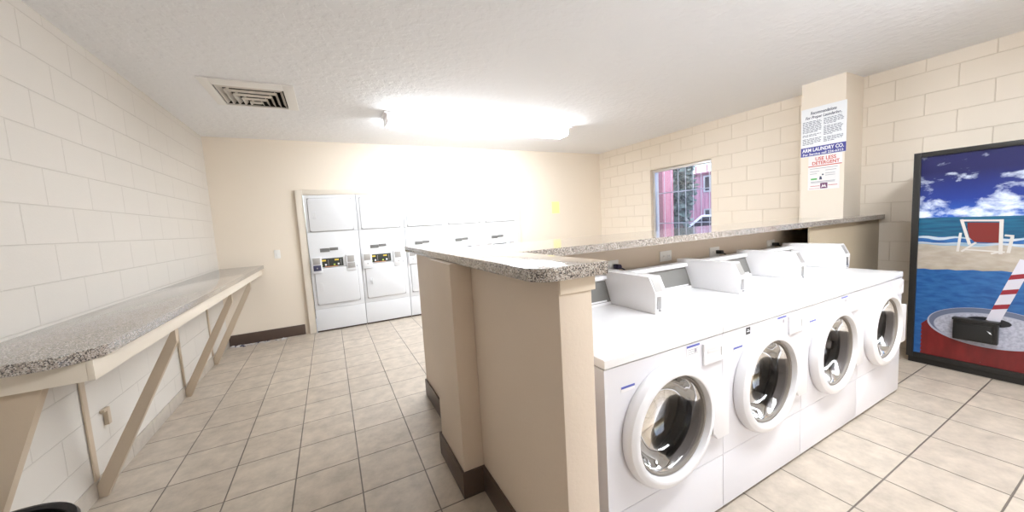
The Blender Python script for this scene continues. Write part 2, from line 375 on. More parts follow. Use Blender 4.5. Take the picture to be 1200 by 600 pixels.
# ------------------------------------------------------------------ front loading washers
WX, WYF, WW, WD, WZS, WZT, WZP = .8245, .943, .6855, .72, .842, .879, .272
G = .0025
def make_washer(k):
    x0 = WX; y0 = WYF
    labels = ['white front loading washer standing right beside the low divider wall',
              'white front loading washer with a black square sticker beside its door',
              'white front loading washer between the black stickered one and the last one',
              'white front loading washer at the far right end nearest the beach picture']
    r = thing('front_load_washer', labels[k], 'washing machine', (x0+WW/2, y0+WD/2, 0), 'row of front loading washers')
    xa, xb = x0+G/2, x0+WW-G/2
    # cabinet of sheets
    b = B(); z0 = .016
    b.box(xa, xa+.006, y0+.004, y0+WD, z0, WZS-.003).box(xb-.006, xb, y0+.004, y0+WD, z0, WZS-.003)
    b.box(xa+.006, xb-.006, y0+WD-.006, y0+WD, z0, WZS-.003).box(xa+.006, xb-.006, y0+.006, y0+WD-.006, z0, z0+.006)
    b.box(xa+.006, xb-.006, y0+.02, y0+.03, .03, WZP)
    b.build('cabinet', M['white'], r)
    # front panel with round door hole
    cx, cz, rh = x0+.323, .545, .1985
    N = 72; X0, X1, Z0, Z1 = xa, xb, WZP+.0025, WZS-.0025
    ang = sorted(set([2*PI*i/N for i in range(N)]+[math.atan2(z-cz, x-cx) % (2*PI) for x in (X0, X1) for z in (Z0, Z1)]))
    bm = bmesh.new(); R1, R2, R3 = [], [], []
    for a in ang:
        c, s_ = math.cos(a), math.sin(a)
        tt = min([((X1-cx)/c if c > 1e-9 else (X0-cx)/c if c < -1e-9 else 1e9), ((Z1-cz)/s_ if s_ > 1e-9 else (Z0-cz)/s_ if s_ < -1e-9 else 1e9)])
        R1.append(bm.verts.new((cx+rh*c, y0, cz+rh*s_))); R2.append(bm.verts.new((cx+tt*c, y0, cz+tt*s_))); R3.append(bm.verts.new((cx+tt*c, y0+.004, cz+tt*s_)))
    n = len(ang)
    for i in range(n):
        j = (i+1) % n
        bm.faces.new((R1[i], R2[i], R2[j], R1[j])); bm.faces.new((R2[i], R3[i], R3[j], R2[j]))
    bmesh.ops.recalc_face_normals(bm, faces=bm.faces[:])
    b = B(); b._merge(bm); b.build('front_panel', M['white'], r)
    B().box(xa, xb, y0, y0+.012, .018, WZP, .003).build('lower_panel', M['white'], r)
    B().box(xa-.0005, xb+.0005, y0-.004, y0+WD, WZS, WZT, .006, 3).build('lid', M['white_lid'], r)
    # door
    prof = [(.2465, -.001), (.250, -.010), (.2485, -.028), (.241, -.042), (.227, -.050), (.213, -.053), (.207, -.051), (.204, -.044), (.201, -.030), (.198, -.004), (.196, .012)]
    d = B().lathe(prof, (cx, y0, cz), 'Y', 96).build('door_ring', M['white_plastic'], r)
    B().lathe([(.2000, -.026), (.196, -.032), (.190, -.029), (.188, -.018), (.183, -.012), (.180, .02)], (cx, y0, cz), 'Y', 96).build('gasket', M['gasket'], d)
    B().lathe([(.1865, -.020), (.178, -.010), (.170, .030), (.150, .070), (.102, .100), (.05, .111), (0, .113)], (cx, y0, cz), 'Y', 72).build('glass', M['glass_door'], d)
    hb = B().prism([(x0+.58, .42), (x0+.61, .385), (x0+.690, .385), (x0+.690, .648), (x0+.61, .652), (x0+.565, .64)], 'Y', y0-.026, y0-.001, .004)
    hb.build('door_handle', M['white_plastic'], d)
    # drum
    pr = [(.21, .03), (.225, .05)]
    for i in range(8):
        t0 = .06+i*.045
        pr += [(.255, t0), (.255, t0+.03), (.245, t0+.034), (.245, t0+.04)]
    pr += [(.25, .42), (.20, .43), (0, .43)]
    dr = B().lathe(pr, (cx, y0, cz-.002), 'Y', 64).build('drum', M['chrome'], r)
    for q in range(3):
        a = q*2*PI/3+.5+k*.7
        b = B()
        b.bar((cx+.225*math.cos(a), y0+.07, cz+.225*math.sin(a)), (cx+.225*math.cos(a), y0+.41, cz+.225*math.sin(a)), .05, .035, (math.cos(a), 0, math.sin(a)), .008)
        b.build('drum_rib', M['drumrib'], dr)
    # soap drawer with a scooped pull
    u0, u1, v0, v1 = x0+.545, x0+.680, .728, .822
    bm = bmesh.new()
    bmesh.ops.create_cube(bm, size=1)
    for v in bm.verts: v.co = Vector(((u0+u1)/2+v.co.x*(u1-u0), y0-.003+v.co.y*.0055, (v0+v1)/2+v.co.z*(v1-v0)))
    b = B(); b._merge(bm)
    b.box(u0, u1, y0-.0098, y0-.0058, v0+.060, v1, .002).box(u0, u0+.022, y0-.0098, y0-.0058, v0, v0+.061, .002).box(u1-.016, u1, y0-.0098, y0-.0058, v0, v0+.061, .002).box(u0+.02, u1-.014, y0-.0098, y0-.0058, v0, v0+.022, .002)
    dw = b.build('soap_drawer', M['white_plastic'], r)
    B().box(u0+.026, u1-.020, y0-.0085, y0-.0060, v0+.048, v0+.060, .001).build('finger_pull', M['slot_grey'] if False else M['white_plastic'], dw)
    # console along the back with the coin box at its right end
    CXL = x0+(.602, .630, .637, .615)[k]; CXR = min(CXL+.082, x0+WW+.008)
    b = B()
    b.prism([(1.540, WZT), (1.548, .892), (1.592, 1.012), (1.572, 1.020), (1.575, 1.040), (1.655, 1.040), (1.658, WZT)], 'X', x0+.012, CXL-.0005)
    cs = b.build('console', M['white_plastic'], r)
    B().prism([(1.5455, .893), (1.5885, 1.010), (1.5925, 1.0085), (1.5495, .891)], 'X', x0+.03, CXL-.002).build('display_panel', M['display'], cs)
    B().prism([(1.5440, .896), (1.5470, .905), (1.5500, .904), (1.5470, .895)], 'X', x0+.15, CXL-.03).build('display_strip', M['white_plastic'], cs)
    cb = B().prism([(1.232, WZT+.0005), (1.229, .985), (1.268, 1.066), (1.655, 1.066), (1.655, WZT+.0005)], 'X', CXL, CXR, .003).build('coin_box', M['white_lid'], r)
    # slot plate on the slope, coin return below
    def slope(t, off): # t 0..1 from top to bottom of the sloped face
        y = 1.268+(1.229-1.268)*t; z = 1.066+(.985-1.066)*t
        return (y-off*.90, z+off*.43)
    s0, s1, s2, s3 = slope(.08, 0), slope(.92, 0), slope(.92, .002), slope(.08, .002)
    B().prism([s0, s1, s2, s3], 'X', CXL+.008, CXL+.058).build('coin_slot_plate', M['slot_grey'], cb)
    B().box(CXL+.010, CXL+.040, 1.226, 1.233, .905, .968, .001).build('coin_return', M['steel'], cb)
    B().cyl((CXL+.03, 1.222, .895), .006, .012, 'Y', 12).build('coin_lock', M['steel'], cb)
    # stickers
    def sticker(u, w, z0, z1, tagname, black=False):
        s = B().box(u, u+w, y0-.0008, y0-.0002, z0, z1).build('sticker', M['black_sticker'] if black else M['sticker'], r)
        s['skip_tag'] = tagname
        if black:
            B().box(u+.006, u+w-.004, y0-.0012, y0-.0009, z0+.012, z0+.016).box(u+.010, u+w-.010, y0-.0012, y0-.0009, z0+.020, z0+.023).build('print', M['sign_white'], s)
        else:
            B().box(u, u+w, y0-.0013, y0-.0009, z1-.009, z1).build('header_print', M['blue_print'], s)
            q = B()
            for i in range(3):
                zz = z1-.018-i*.009
                if zz > z0+.003: q.box(u+.006+.004*(i % 2), u+w-.012, y0-.0013, y0-.0009, zz-.002, zz)
            if z1-z0 > .03: q.box(u+w*.60, u+w*.60+.012, y0-.0014, y0-.001, z0+.016, z0+.030)
            q.build('print', M['grey_print'], s)
        return s
    if k < 3:
        sticker(x0+.445, .082, .782, .832, 's')
        sticker(x0+.080, .068, .736, .757, 's')
    if k == 1: sticker(x0+.177, .034, .798, .831, 'b', True)
    for fx in (xa+.06, xb-.06):
        for fy in (y0+.08, y0+WD-.08): B().lathe([(0, 0), (.024, 0), (.024, .008), (.012, .012), (.012, .017), (0, .017)], (fx, fy, 0), 'Z', 16).build('foot', M['foot'], r)
    return r
for k in range(4):
    w = make_washer(k)
    w.location.x += k*WW

# ------------------------------------------------------------------ tumble dryers in the far wall
DYF = 5.555
DW = .652
dry_labels = ['white stacked dryer beside the brown baseboard, leftmost of the dryer bank',
              'white stacked dryer second from the left, next to the dryer with the dark coin drawer',
              'white stacked dryer in the middle of the bank, cut by the divider counter end',
              'white stacked dryer fourth from the left above the divider counter',
              'white stacked dryer at the right end of the bank nearest the yellow paper']
def make_dryer():
    x0 = -.262; y0 = DYF
    r = thing('stacked_dryer', dry_labels[0], 'dryer', (x0+DW/2, y0+.3, 0), 'bank of stacked dryers')
    xa, xb = x0+.003, x0+DW-.003
    B().box(xa, xb, y0+.006, y0+.60, .022, 1.908).build('cabinet', M['dryer'], r)
    B().box(xa+.003, xb-.003, y0+.02, y0+.58, 0, .022).build('plinth', M['base'], r)
    B().box(xa, xb, y0, y0+.0055, .024, .318, .002).build('lower_panel', M['dryer'], r)
    B().box(xa, xb, y0, y0+.0055, .322, 1.395, .002).build('middle_panel', M['dryer'], r)
    B().box(xa, xb, y0, y0+.0055, 1.399, 1.906, .002).build('upper_panel', M['dryer'], r)
    for nm, z0, z1 in (('upper_door', 1.412, 1.862), ('lower_door', .392, .895)):
        pts = [(x0+x, z) for x, z in []]
        u0, u1, rr = x0+.045, x0+.590, .03
        for (cx_, cz_, a0) in ((u0+rr, z0+rr, 180), (u1-rr, z0+rr, 270), (u1-rr, z1-rr, 0), (u0+rr, z1-rr, 90)):
            for q in range(6):
                a = math.radians(a0+90*q/5); pts.append((cx_+rr*math.cos(a), cz_+rr*math.sin(a)))
        d = B().prism(pts, 'Y', y0-.016, y0-.0032, .004).build(nm, M['dryer'], r)
        B().box(u0-.005, u1+.005, y0-.003, y0-.0004, z0-.005, z1+.005, .001).build('door_seal', M['seal'], d)
        zc = z0+(z1-z0)*.50
        B().box(u0+.045, u0+.085, y0-.022, y0-.0165, zc-.05, zc+.05, .003).box(u0+.078, u0+.085, y0-.030, y0-.0165, zc-.045, zc+.045, .003).build('door_handle', M['dryer'], d)
    c = B().box(x0+.095, x0+.415, y0-.010, y0-.0005, .912, 1.030, .002).build('control_panel', M['ctrl'], r)
    for i, u in enumerate((x0+.125, x0+.285)):
        B().box(u+.02, u+.072, y0-.013, y0-.0105, .992, 1.012, .002).build('indicator', M['yellow'], c)
        B().box(u+.002, u+.026, y0-.013, y0-.0105, .927, .948, .002).build('start_button', M['green'], c)
        B().box(u+.055, u+.078, y0-.013, y0-.0105, .930, .955, .002).build('selector_button', M['sign_white'], c)
        B().box(u+.098, u+.103, y0-.013, y0-.0105, .925, 1.012, .001).build('print', M['grey_print'], c)
    B().box(x0+.18, x0+.34, y0-.013, y0-.0105, .9125, .918, .001).build('warning_strip', M['orange'], c)
    B().box(x0+.137, x0+.255, y0-.006, y0-.0005, 1.122, 1.172, .001).box(x0+.257, x0+.364, y0-.006, y0-.0005, 1.137, 1.176, .001).build('name_plate', M['plate'], r)
    for u in (x0-.0+.018, x0+.452):
        cb = B().box(u, u+.128, y0-.03, y0-.0005, .835, 1.06, .004).build('coin_box', M['dryer'], r)
        B().box(u+.018, u+.106, y0-.034, y0-.0305, .955, 1.045, .002).build('coin_plate', M['slot_grey'], cb)
        cd = B().box(u+.018, u+.112, y0-.036, y0-.0305, .868, .945, .002).build('coin_drawer', M['white_plastic'], cb)
        B().cyl((u+.065, y0-.040, .905), .010, .004, 'Y', 14).build('lock', M['steel'], cd)
    return r
d0 = make_dryer()
for k in range(5):
    d = d0
    if k:
        d = copy_tree(d0); d.location.x = d0.location.x+k*DW; d['label'] = dry_labels[k]
    d.name = 'stacked_dryer' if k == 0 else d.name
# the first dryer's coin drawers are darker than the others'
cbs = sorted([c for c in d0.children if c.name.startswith('coin_box')], key=lambda c: c.data.vertices[0].co.x)
for cbx, mm, lab in zip(cbs, (M['navy'], M['slot_grey']), ('dark navy coin drawer', 'grey coin drawer')):
    for ch in cbx.children:
        if ch.name.startswith('coin_drawer'):
            ch.data = ch.data.copy(); ch.data.materials.clear(); ch.data.materials.append(mm); ch['label'] = lab

# ------------------------------------------------------------------ drinks machine with the beach picture
VXF = 4.34; vy1, vy0, vz1 = 1.105, .36, 1.748
vm = thing('drinks_machine', 'black framed vending machine whose front is a large beach picture with a red can', 'vending machine', (4.66, (vy0+vy1)/2, 0))
B().box(VXF+.03, 4.985, vy0+.004, vy1-.004, .05, vz1-.004, .006).build('cabinet', M['frame_black'], vm)
B().box(VXF+.0, 4.98, vy0+.01, vy1-.01, 0, .048, .003).build('base', M['frame_black'], vm)
B().frame('X', VXF-.018, VXF+.028, (vy0, vy1, .05, vz1), (vy0+.04, vy1-.04, .09, vz1-.036), .003).build('picture_frame', M['frame_black'], vm)
# the printed front: sky, sea, foam, sand, blue cloth, can, straw, chair - one flat print
def sky_print():
    m, nt, p = nodes('sky_print'); p.inputs['Roughness'].default_value = .35
    tc = nt.nodes.new('ShaderNodeTexCoord'); sp = nt.nodes.new('ShaderNodeSeparateXYZ'); nt.links.new(tc.outputs['Object'], sp.inputs[0])
    mp = nt.nodes.new('ShaderNodeMapping'); mp.inputs['Scale'].default_value = (1, 3.6, 6.5); mp.inputs['Location'].default_value = (0, .35, .6); nt.links.new(tc.outputs['Object'], mp.inputs[0])
    n = nt.nodes.new('ShaderNodeTexNoise'); n.inputs['Scale'].default_value = 1.5; n.inputs['Detail'].default_value = 7; n.inputs['Roughness'].default_value = .6; n.inputs['Distortion'].default_value = .25
    nt.links.new(mp.outputs[0], n.inputs['Vector'])
    # cloud likelihood by height in the print: thick above the sea line, thin higher up
    r = nt.nodes.new('ShaderNodeValToRGB'); e = r.color_ramp.elements
    e[0].position = 0; e[0].color = (.14,)*3+(1,); e[1].position = 1; e[1].color = (-.30,)*3+(1,)
    for pos, v in ((.10, .17), (.26, .13), (.36, -.02), (.50, .05), (.60, -.10), (.78, -.03), (.86, -.2)):
        q = e.new(pos); q.color = (v, v, v, 1)
    h = nt.nodes.new('ShaderNodeMapRange'); h.inputs[1].default_value = 1.222; h.inputs[2].default_value = 1.70
    nt.links.new(sp.outputs[2], h.inputs[0]); nt.links.new(h.outputs[0], r.inputs[0])
    a = nt.nodes.new('ShaderNodeMath'); a.operation = 'ADD'; nt.links.new(n.outputs['Fac'], a.inputs[0]); nt.links.new(r.outputs[0], a.inputs[1])
    st = nt.nodes.new('ShaderNodeMapRange'); st.inputs[1].default_value = .56; st.inputs[2].default_value = .74; nt.links.new(a.outputs[0], st.inputs[0])
    blue = nt.nodes.new('ShaderNodeValToRGB'); be = blue.color_ramp.elements
    be[0].color = (.02, .10, .42, 1); be[1].color = (.010, .011, .075, 1); be[1].position = .75; q = be.new(.3); q.color = (.010, .032, .22, 1)
    nt.links.new(h.outputs[0], blue.inputs[0])
    mx = nt.nodes.new('ShaderNodeMix'); mx.data_type = 'RGBA'; mx.inputs[7].default_value = (.72, .80, .93, 1)
    nt.links.new(st.outputs[0], mx.inputs[0]); nt.links.new(blue.outputs[0], mx.inputs[6]); nt.links.new(mx.outputs[2], p.inputs['Base Color'])
    return m
def streak_print(name, c1, c2, sy, sz, rough=.35):
    m, nt, p = nodes(name); p.inputs['Roughness'].default_value = rough
    tc = nt.nodes.new('ShaderNodeTexCoord'); mp = nt.nodes.new('ShaderNodeMapping'); mp.inputs['Scale'].default_value = (1, sy, sz); nt.links.new(tc.outputs['Object'], mp.inputs[0])
    n = nt.nodes.new('ShaderNodeTexNoise'); n.inputs['Scale'].default_value = 1; n.inputs['Detail'].default_value = 6; nt.links.new(mp.outputs[0], n.inputs['Vector'])
    st = nt.nodes.new('ShaderNodeMapRange'); st.inputs[1].default_value = .35; st.inputs[2].default_value = .65; nt.links.new(n.outputs['Fac'], st.inputs[0])
    mx = nt.nodes.new('ShaderNodeMix'); mx.data_type = 'RGBA'; mx.inputs[6].default_value = (*c1, 1); mx.inputs[7].default_value = (*c2, 1)
    nt.links.new(st.outputs[0], mx.inputs[0]); nt.links.new(mx.outputs[2], p.inputs['Base Color']); return m
PM = [sky_print(), streak_print('sea_print', (.004, .055, .13), (.008, .11, .20), 6, 60), streak_print('foam_print', (.22, .34, .44), (.50, .56, .62), 6, 60),
      streak_print('sand_print', (.36, .31, .25), (.44, .39, .33), 12, 30), streak_print('water_print', (.010, .075, .25), (.03, .13, .34), 14, 50),
      streak_print('can_red_print', (.12, .010, .010), (.18, .015, .015), 20, 5), streak_print('can_top_print', (.30, .31, .38), (.46, .47, .55), 60, 60),
      mat('rim_print', (.12, .14, .21), .35), mat('straw_white_print', (.58, .57, .64), .4), mat('straw_red_print', (.26, .018, .03), .4),
      mat('chair_white_print', (.55, .53, .50), .4), mat('chair_red_print', (.16, .016, .013), .4), mat('can_hole_print', (.015, .015, .02), .4), mat('rim_light_print', (.36, .38, .46), .35)]
pY0, pY1 = vy0+.038, vy1-.038
b = B()
LAY = [0]
def lay(mi, pts):
    """one printed shape: (y,z) outline, each a hair in front of the last"""
    LAY[0] += 1; b.mi = mi
    x = VXF-.0005-.00012*LAY[0]
    b.poly([(x, min(max(y, pY0), pY1), z) for y, z in pts])
b.mi = 3; b.box(VXF, VXF+.010, pY0, pY1, .088, vz1-.034)
lay(0, [(pY1, 1.222), (pY0, 1.222), (pY0, vz1-.035), (pY1, vz1-.035)])
lay(1, [(pY1, 1.07), (pY0, 1.05), (pY0, 1.222), (pY1, 1.222)])
lay(4, [(pY1, 1.02), (pY0, 1.02), (pY0, 1.053), (pY1, 1.073)])
wv = [(pY1-(pY1-pY0)*i/24, 1.072-.016*i/24+.006*math.sin(i*1.1)) for i in range(25)]
lay(2, wv+[(y, z-.018-.006*math.sin(y*21)) for y, z in wv[::-1]])
wv = [(pY1-(pY1-pY0)*i/24, 1.022+.005*math.sin(i*.9+1)) for i in range(25)]
lay(2, wv+[(y, z-.022-.006*math.sin(y*17)) for y, z in wv[::-1]])
edge = [(pY1-(pY1-pY0)*i/16, .800+.03*i/16+.004*math.sin(i*2.1)) for i in range(17)]
lay(4, edge+[(pY0, .089), (pY1, .089)])
# can: body with a frosty edge, rim, lid, opening
CY, CA = .690, .300
body = []
for i in range(22):
    z = .089+(.350-.089)*i/21; body.append((CY+CA+.036+.004*math.sin(i*2.3)-.0*i, z))
body += [(CY+CA, .39), (CY, .42), (CY-CA, .39)]+[(CY-CA-.034, .35), (CY-CA-.034, .089)]
lay(5, body)
def ell(cy, cz, ry, rz, n=48, a0=0, a1=2*PI): return [(cy+ry*math.cos(a0+(a1-a0)*i/n), cz+rz*math.sin(a0+(a1-a0)*i/n)) for i in range(n)]
lay(13, ell(CY, .380, CA+.006, .150)); lay(7, ell(CY, .386, CA-.004, .141)); lay(13, ell(CY, .366, CA-.030, .126)); lay(6, ell(CY, .362, CA-.038, .120))
lay(12, ell(CY+.005, .430, .105, .036))
lay(6, [(CY+.03, .09+.02), (CY+.028, .112), (CY+.026, .11)])
# straw with red bands
sa, sb = (.674, .437), (.545, .905); L = math.hypot(sb[0]-sa[0], sb[1]-sa[1]); dy, dz = (sb[0]-sa[0])/L, (sb[1]-sa[1])/L
def S(t, s): # t along, s across (-1 = left, 1 = right)
    return (sa[0]+dy*t-dz*s*.031*-1*-1, sa[1]+dz*t+dy*s*.031)
lay(8, [S(0, -1), S(L, -1), S(L, 1), S(0, 1)])
for t in (.085, .205, .325): lay(9, [S(t, -1), S(t+.038, -1), S(t+.075, 1), S(t+.037, 1)])
# deck chair seen from behind
def st(p, q, w):
    (y0, z0), (y1, z1) = p, q; l = math.hypot(y1-y0, z1-z0); ny, nz = -(z1-z0)/l*w/2, (y1-y0)/l*w/2
    lay(10, [(y0+ny, z0+nz), (y1+ny, z1+nz), (y1-ny, z1-nz), (y0-ny, z0-nz)])
st((.818, .972), (.640, .960), .010); st((.846, 1.10), (.856, .955), .014); st((.612, 1.072), (.625, .955), .016); st((.645, 1.082), (.605, 1.076), .014)
st((.838, .955), (.770, 1.028), .012); st((.70, .945), (.655, .965), .012)
lay(11, [(.816, 1.178), (.668, 1.174), (.662, 1.026), (.776, 1.030), (.800, 1.060), (.812, 1.12)])
st((.845, 1.203), (.800, 1.010), .016); st((.662, 1.198), (.658, .945), .018); st((.848, 1.195), (.658, 1.190), .014)
b.build('picture_panel', PM, vm)
cd = B().box(VXF-.048, VXF-.006, .640, .852, .272, .425, .006).box(VXF-.062, VXF-.008, .634, .856, .426, .444, .004).box(VXF-.054, VXF-.046, .640, .655, .275, .425, .002).build('dispensing_chute', M['frame_black'], vm)
B().box(VXF-.052, VXF-.049, .664, .844, .285, .402, .004).build('chute_flap', M['black'], cd)
B().prism([(.690, .372), (.672, .362), (.664, .346), (.676, .352)], 'X', VXF-.0535, VXF-.0525).build('chute_scuff', M['sign_white'], cd)

# ------------------------------------------------------------------ outlets, plugs, switch
def outlet(x, z, label):
    y = 1.75
    r = thing('wall_outlet', label, 'outlet', (x, y, z), 'outlets behind the washers')
    B().box(x-.060, x+.060, y-.007, y-.0003, z-.037, z+.037, .003).build('cover_plate', M['ivory'], r)
    for s in (-1, 1):
        q = B().lathe([(0, -.010), (.016, -.010), (.017, -.0075)], (x+s*.024, y, z), 'Y', 20).build('socket', M['ivory'], r)
        B().box(x+s*.024-.008, x+s*.024-.005, y-.0105, y-.0101, z-.006, z+.006).box(x+s*.024+.004, x+s*.024+.007, y-.0105, y-.0101, z-.006, z+.006).build('slots', M['grey_print'], q)
    return r
outlet(1.625, 1.06, 'white outlet with a dark plug in it beside the divider counter end')
outlet(2.14, 1.078, 'white duplex outlet with nothing plugged in behind the washers')
outlet(2.70, 1.058, 'white outlet with a black plug behind the second washer from the divider')
outlet(3.50, 1.055, 'white outlet with a black plug nearest the grey beige sheet panel')
def plug(x, z, label, m):
    y = 1.74
    r = thing('power_plug', label, 'plug', (x, y, z), 'plugs behind the washers')
    B().prism([(x-.016, z-.014), (x+.012, z-.016), (x+.020, z), (x+.010, z+.014), (x-.016, z+.014)], 'Y', y-.045, y-.0006, .004).build('plug_body', m, r)
    pts = [(x+.005, y-.035, z-.008)]
    for i in range(1, 9):
        t = i/8; pts.append((x+.005+.14*t, y-.035-.02*math.sin(t*PI), z-.008-.21*t*t-.02*t))
    B().tube(pts, .0045).build('cord', m, r)
plug(1.650, 1.058, 'dark plug with its cord by the divider counter end', M['blue_plug'])
plug(2.722, 1.056, 'black plug and cord behind the second washer from the divider', M['black'])
plug(3.522, 1.053, 'black plug and cord nearest the grey beige sheet panel', M['black'])
sw = thing('light_switch', 'white wall plate on the far wall between folding counter and dryers', 'switch', (-.633, YF, 1.139))
B().box(-.668, -.598, YF-.007, YF-.0003, 1.082, 1.196, .003).build('cover_plate', M['ivory'], sw)
B().box(-.639, -.627, YF-.016, YF-.0075, 1.125, 1.150, .002).build('toggle', M['ivory'], sw)
o = B().box(3.80, 3.97, YF-.002, YF-.0004, 1.50, 1.72).build('paper_note', M['note'])
tag(o, 'pale yellow paper stuck on the far wall right of the dryers', 'paper')

# ------------------------------------------------------------------ signs on the pilaster
SXF = 4.615
sg = thing('laundry_sign', 'white and blue sign with laundering recommendations on the wall pilaster', 'sign', (SXF, 1.825, 1.89))
B().box(SXF-.006, SXF-.0004, 1.638, 2.012, 1.888, 2.386, .001).build('sign_board', M['sign_white'], sg)
B().box(SXF-.0072, SXF-.0062, 1.638, 2.012, 1.892, 1.985).build('blue_band', M['sign_blue'], sg)
xd, yd = (0, -1, 0), (0, 0, 1)
X_ = SXF-.0064
text('heading_text', 'Recommendations', .043, M['sign_ink'], sg, (X_, 1.825, 2.318), xd, yd, 'CENTER', .215, .25, bold=.0008)
text('heading_text', 'For Proper Laundering..', .040, M['sign_ink'], sg, (X_, 1.825, 2.275), xd, yd, 'CENTER', .30, .25, bold=.0008)
text('company_text', 'ARM LAUNDRY CO.', .050, M['sign_white'], sg, (X_-.0012, 1.825, 1.938), xd, yd, 'CENTER', .345, bold=.0015)
text('phone_text', 'For Service call 226-6312', .032, M['sign_white'], sg, (X_-.0012, 1.825, 1.901), xd, yd, 'CENTER', .335, bold=.0006)
b = B(); rnd = random.Random(3)
def para(yl, w, ztop, n):
    for i in range(n):
        z = ztop-i*.0135; y = yl; end = yl-w*(1 if i < n-1 else rnd.uniform(.4, .8))*rnd.uniform(.9, 1)
        while y > end+.01:
            l = min(rnd.uniform(.012, .034), y-end); b.box(X_-.0006, X_, y-l, y, z-.007, z); y -= l+.006
para(1.998, .165, 2.252, 9); para(1.998, .165, 2.118, 2); para(1.998, .165, 2.076, 5)
para(1.818, .165, 2.256, 5); para(1.818, .165, 2.176, 7); para(1.818, .165, 2.068, 4)
b.build('body_text', M['sign_grey'], sg)
nt_ = thing('detergent_notice', 'white paper notice with red heading below the laundry sign', 'notice', (SXF, 1.815, 1.535))
B().box(SXF-.002, SXF-.0004, 1.684, 1.948, 1.535, 1.775).build('paper', M['paper'], nt_)
B().box(SXF-.002, SXF-.0004, 1.665, 1.945, 1.776, 1.885).build('heading_card', M['paper'], nt_)
X_ = SXF-.0022
text('heading_text', 'USE LESS', .050, M['red_ink'], nt_, (X_, 1.800, 1.838), xd, yd, 'CENTER', .170, bold=.001)
text('heading_text', 'DETERGENT', .046, M['red_ink'], nt_, (X_, 1.800, 1.796), xd, yd, 'CENTER', .225, bold=.001)
B().box(X_-.001, X_, 1.668, 1.945, 1.777, 1.785).build('red_rule', M['red_ink'], nt_)
b = B()
for y0_, y1_, z_ in ((1.93, 1.70, 1.758), (1.93, 1.85, 1.728), (1.93, 1.87, 1.705), (1.80, 1.71, 1.732), (1.80, 1.72, 1.700), (1.80, 1.72, 1.680), (1.92, 1.72, 1.622), (1.92, 1.72, 1.612)):
    b.box(X_-.0006, X_, y1_, y0_, z_-.004, z_)
b.build('body_text', M['sign_grey'], nt_)
B().box(X_-.0006, X_, 1.868, 1.922, 1.640, 1.656).build('green_mark', M['green_ink'], nt_)
B().prism([(1.850, 1.638), (1.825, 1.638), (1.832, 1.672), (1.845, 1.672)], 'X', X_-.0006, X_).lathe([(0, 0), (.008, 0)], (X_-.0006, 1.820, 1.688), 'X', 12).build('dark_mark', M['sign_ink'], nt_)
B().box(X_-.0006, X_, 1.780, 1.840, 1.545, 1.602).build('logo_square', M['purple_ink'], nt_)
B().prism([(1.832, 1.552), (1.820, 1.590), (1.810, 1.570), (1.800, 1.590), (1.788, 1.552), (1.800, 1.562), (1.820, 1.562)], 'X', X_-.0012, X_-.0007).build('logo_mark', M['paper'], nt_)
B().box(X_-.0006, X_, 1.845, 1.925, 1.572, 1.577).box(X_-.0006, X_, 1.700, 1.775, 1.572, 1.577).box(X_-.0006, X_, 1.845, 1.935, 1.548, 1.551).build('side_rules', M['red_ink'], nt_)

# ------------------------------------------------------------------ ceiling register and strip lights
vt = thing('ceiling_register', 'white square air register with nested slats in the ceiling', 'vent', (-.4825, 3.9525, H))
B().frame('Z', H-.014, H-.0005, (-.80, -.15, 3.575, 4.23), (VX0, VX1, VY0, VY1), .003).build('register_frame', M['vent'], vt)
B().frame('Z', H+.0, H+.16, (VX0, VX1, VY0, VY1), (VX0+.004, VX1-.004, VY0+.004, VY1-.004)).box(VX0, VX1, VY0, VY1, H+.16, H+.165).build('duct', M['duct'], vt)
cxv = (VX0+VX1)/2; n = 5
for k in range(n):
    x0 = VX0+.010+k*.046; x1 = VX1-.010-k*.046; y0 = VY0+.012+k*.095; ye = VY1-.006
    th = .003; z0 = H-.010
    b = B()
    # side blades hang outward, the front blade leans inward
    for v in ([(x0, ye, z0), (x0, y0+.004, z0), (x0+.027, y0+.030, z0+.034), (x0+.027, ye, z0+.034)],
              [(x1, y0+.004, z0), (x1, ye, z0), (x1-.027, ye, z0+.034), (x1-.027, y0+.030, z0+.034)],
              [(x0, y0, z0+.008), (x1, y0, z0+.008), (x1-.020, y0+.040, z0), (x0+.020, y0+.040, z0)]):
        w = [(p[0], p[1], p[2]+th) for p in v]
        bm = bmesh.new(); V = [bm.verts.new(p) for p in v]; Wv = [bm.verts.new(p) for p in w]
        bm.faces.new(V); bm.faces.new(Wv[::-1])
        for i in range(4): bm.faces.new((V[i], Wv[i], Wv[(i+1) % 4], V[(i+1) % 4]))
        bmesh.ops.recalc_face_normals(bm, faces=bm.faces[:]); b._merge(bm)
    b.build('slat', M['vent_slat'], vt)
def strip_light(x0, x1, y0, label, tm):
    r = thing('strip_light', label, 'ceiling light', ((x0+x1)/2, y0+.12, H))
    B().box(x0-.03, x1+.06, y0-.012, y0+.252, H-.024, H-.0005, .003).build('housing', M['white_plastic'], r)
    pts = [(y0, H-.025), (y0+.003, H-.095), (y0+.03, H-.118), (y0+.21, H-.118), (y0+.237, H-.095), (y0+.24, H-.025)]
    B().prism(pts, 'X', x0+.006, x1-.006).build('diffuser', tm, r)
    e = [(y0-.003, H-.0245), (y0, H-.098), (y0+.03, H-.121), (y0+.21, H-.121), (y0+.240, H-.098), (y0+.243, H-.0245)]
    B().prism(e, 'X', x0-.006, x0+.0055).build('end_cap', M['white_plastic'], r)
    B().prism(e, 'X', x1-.0055, x1+.006).build('end_cap', M['white_plastic'], r)
strip_light(.675, 3.06, 4.03, 'long lit strip light on the ceiling in front of the dryers', M['tube'])
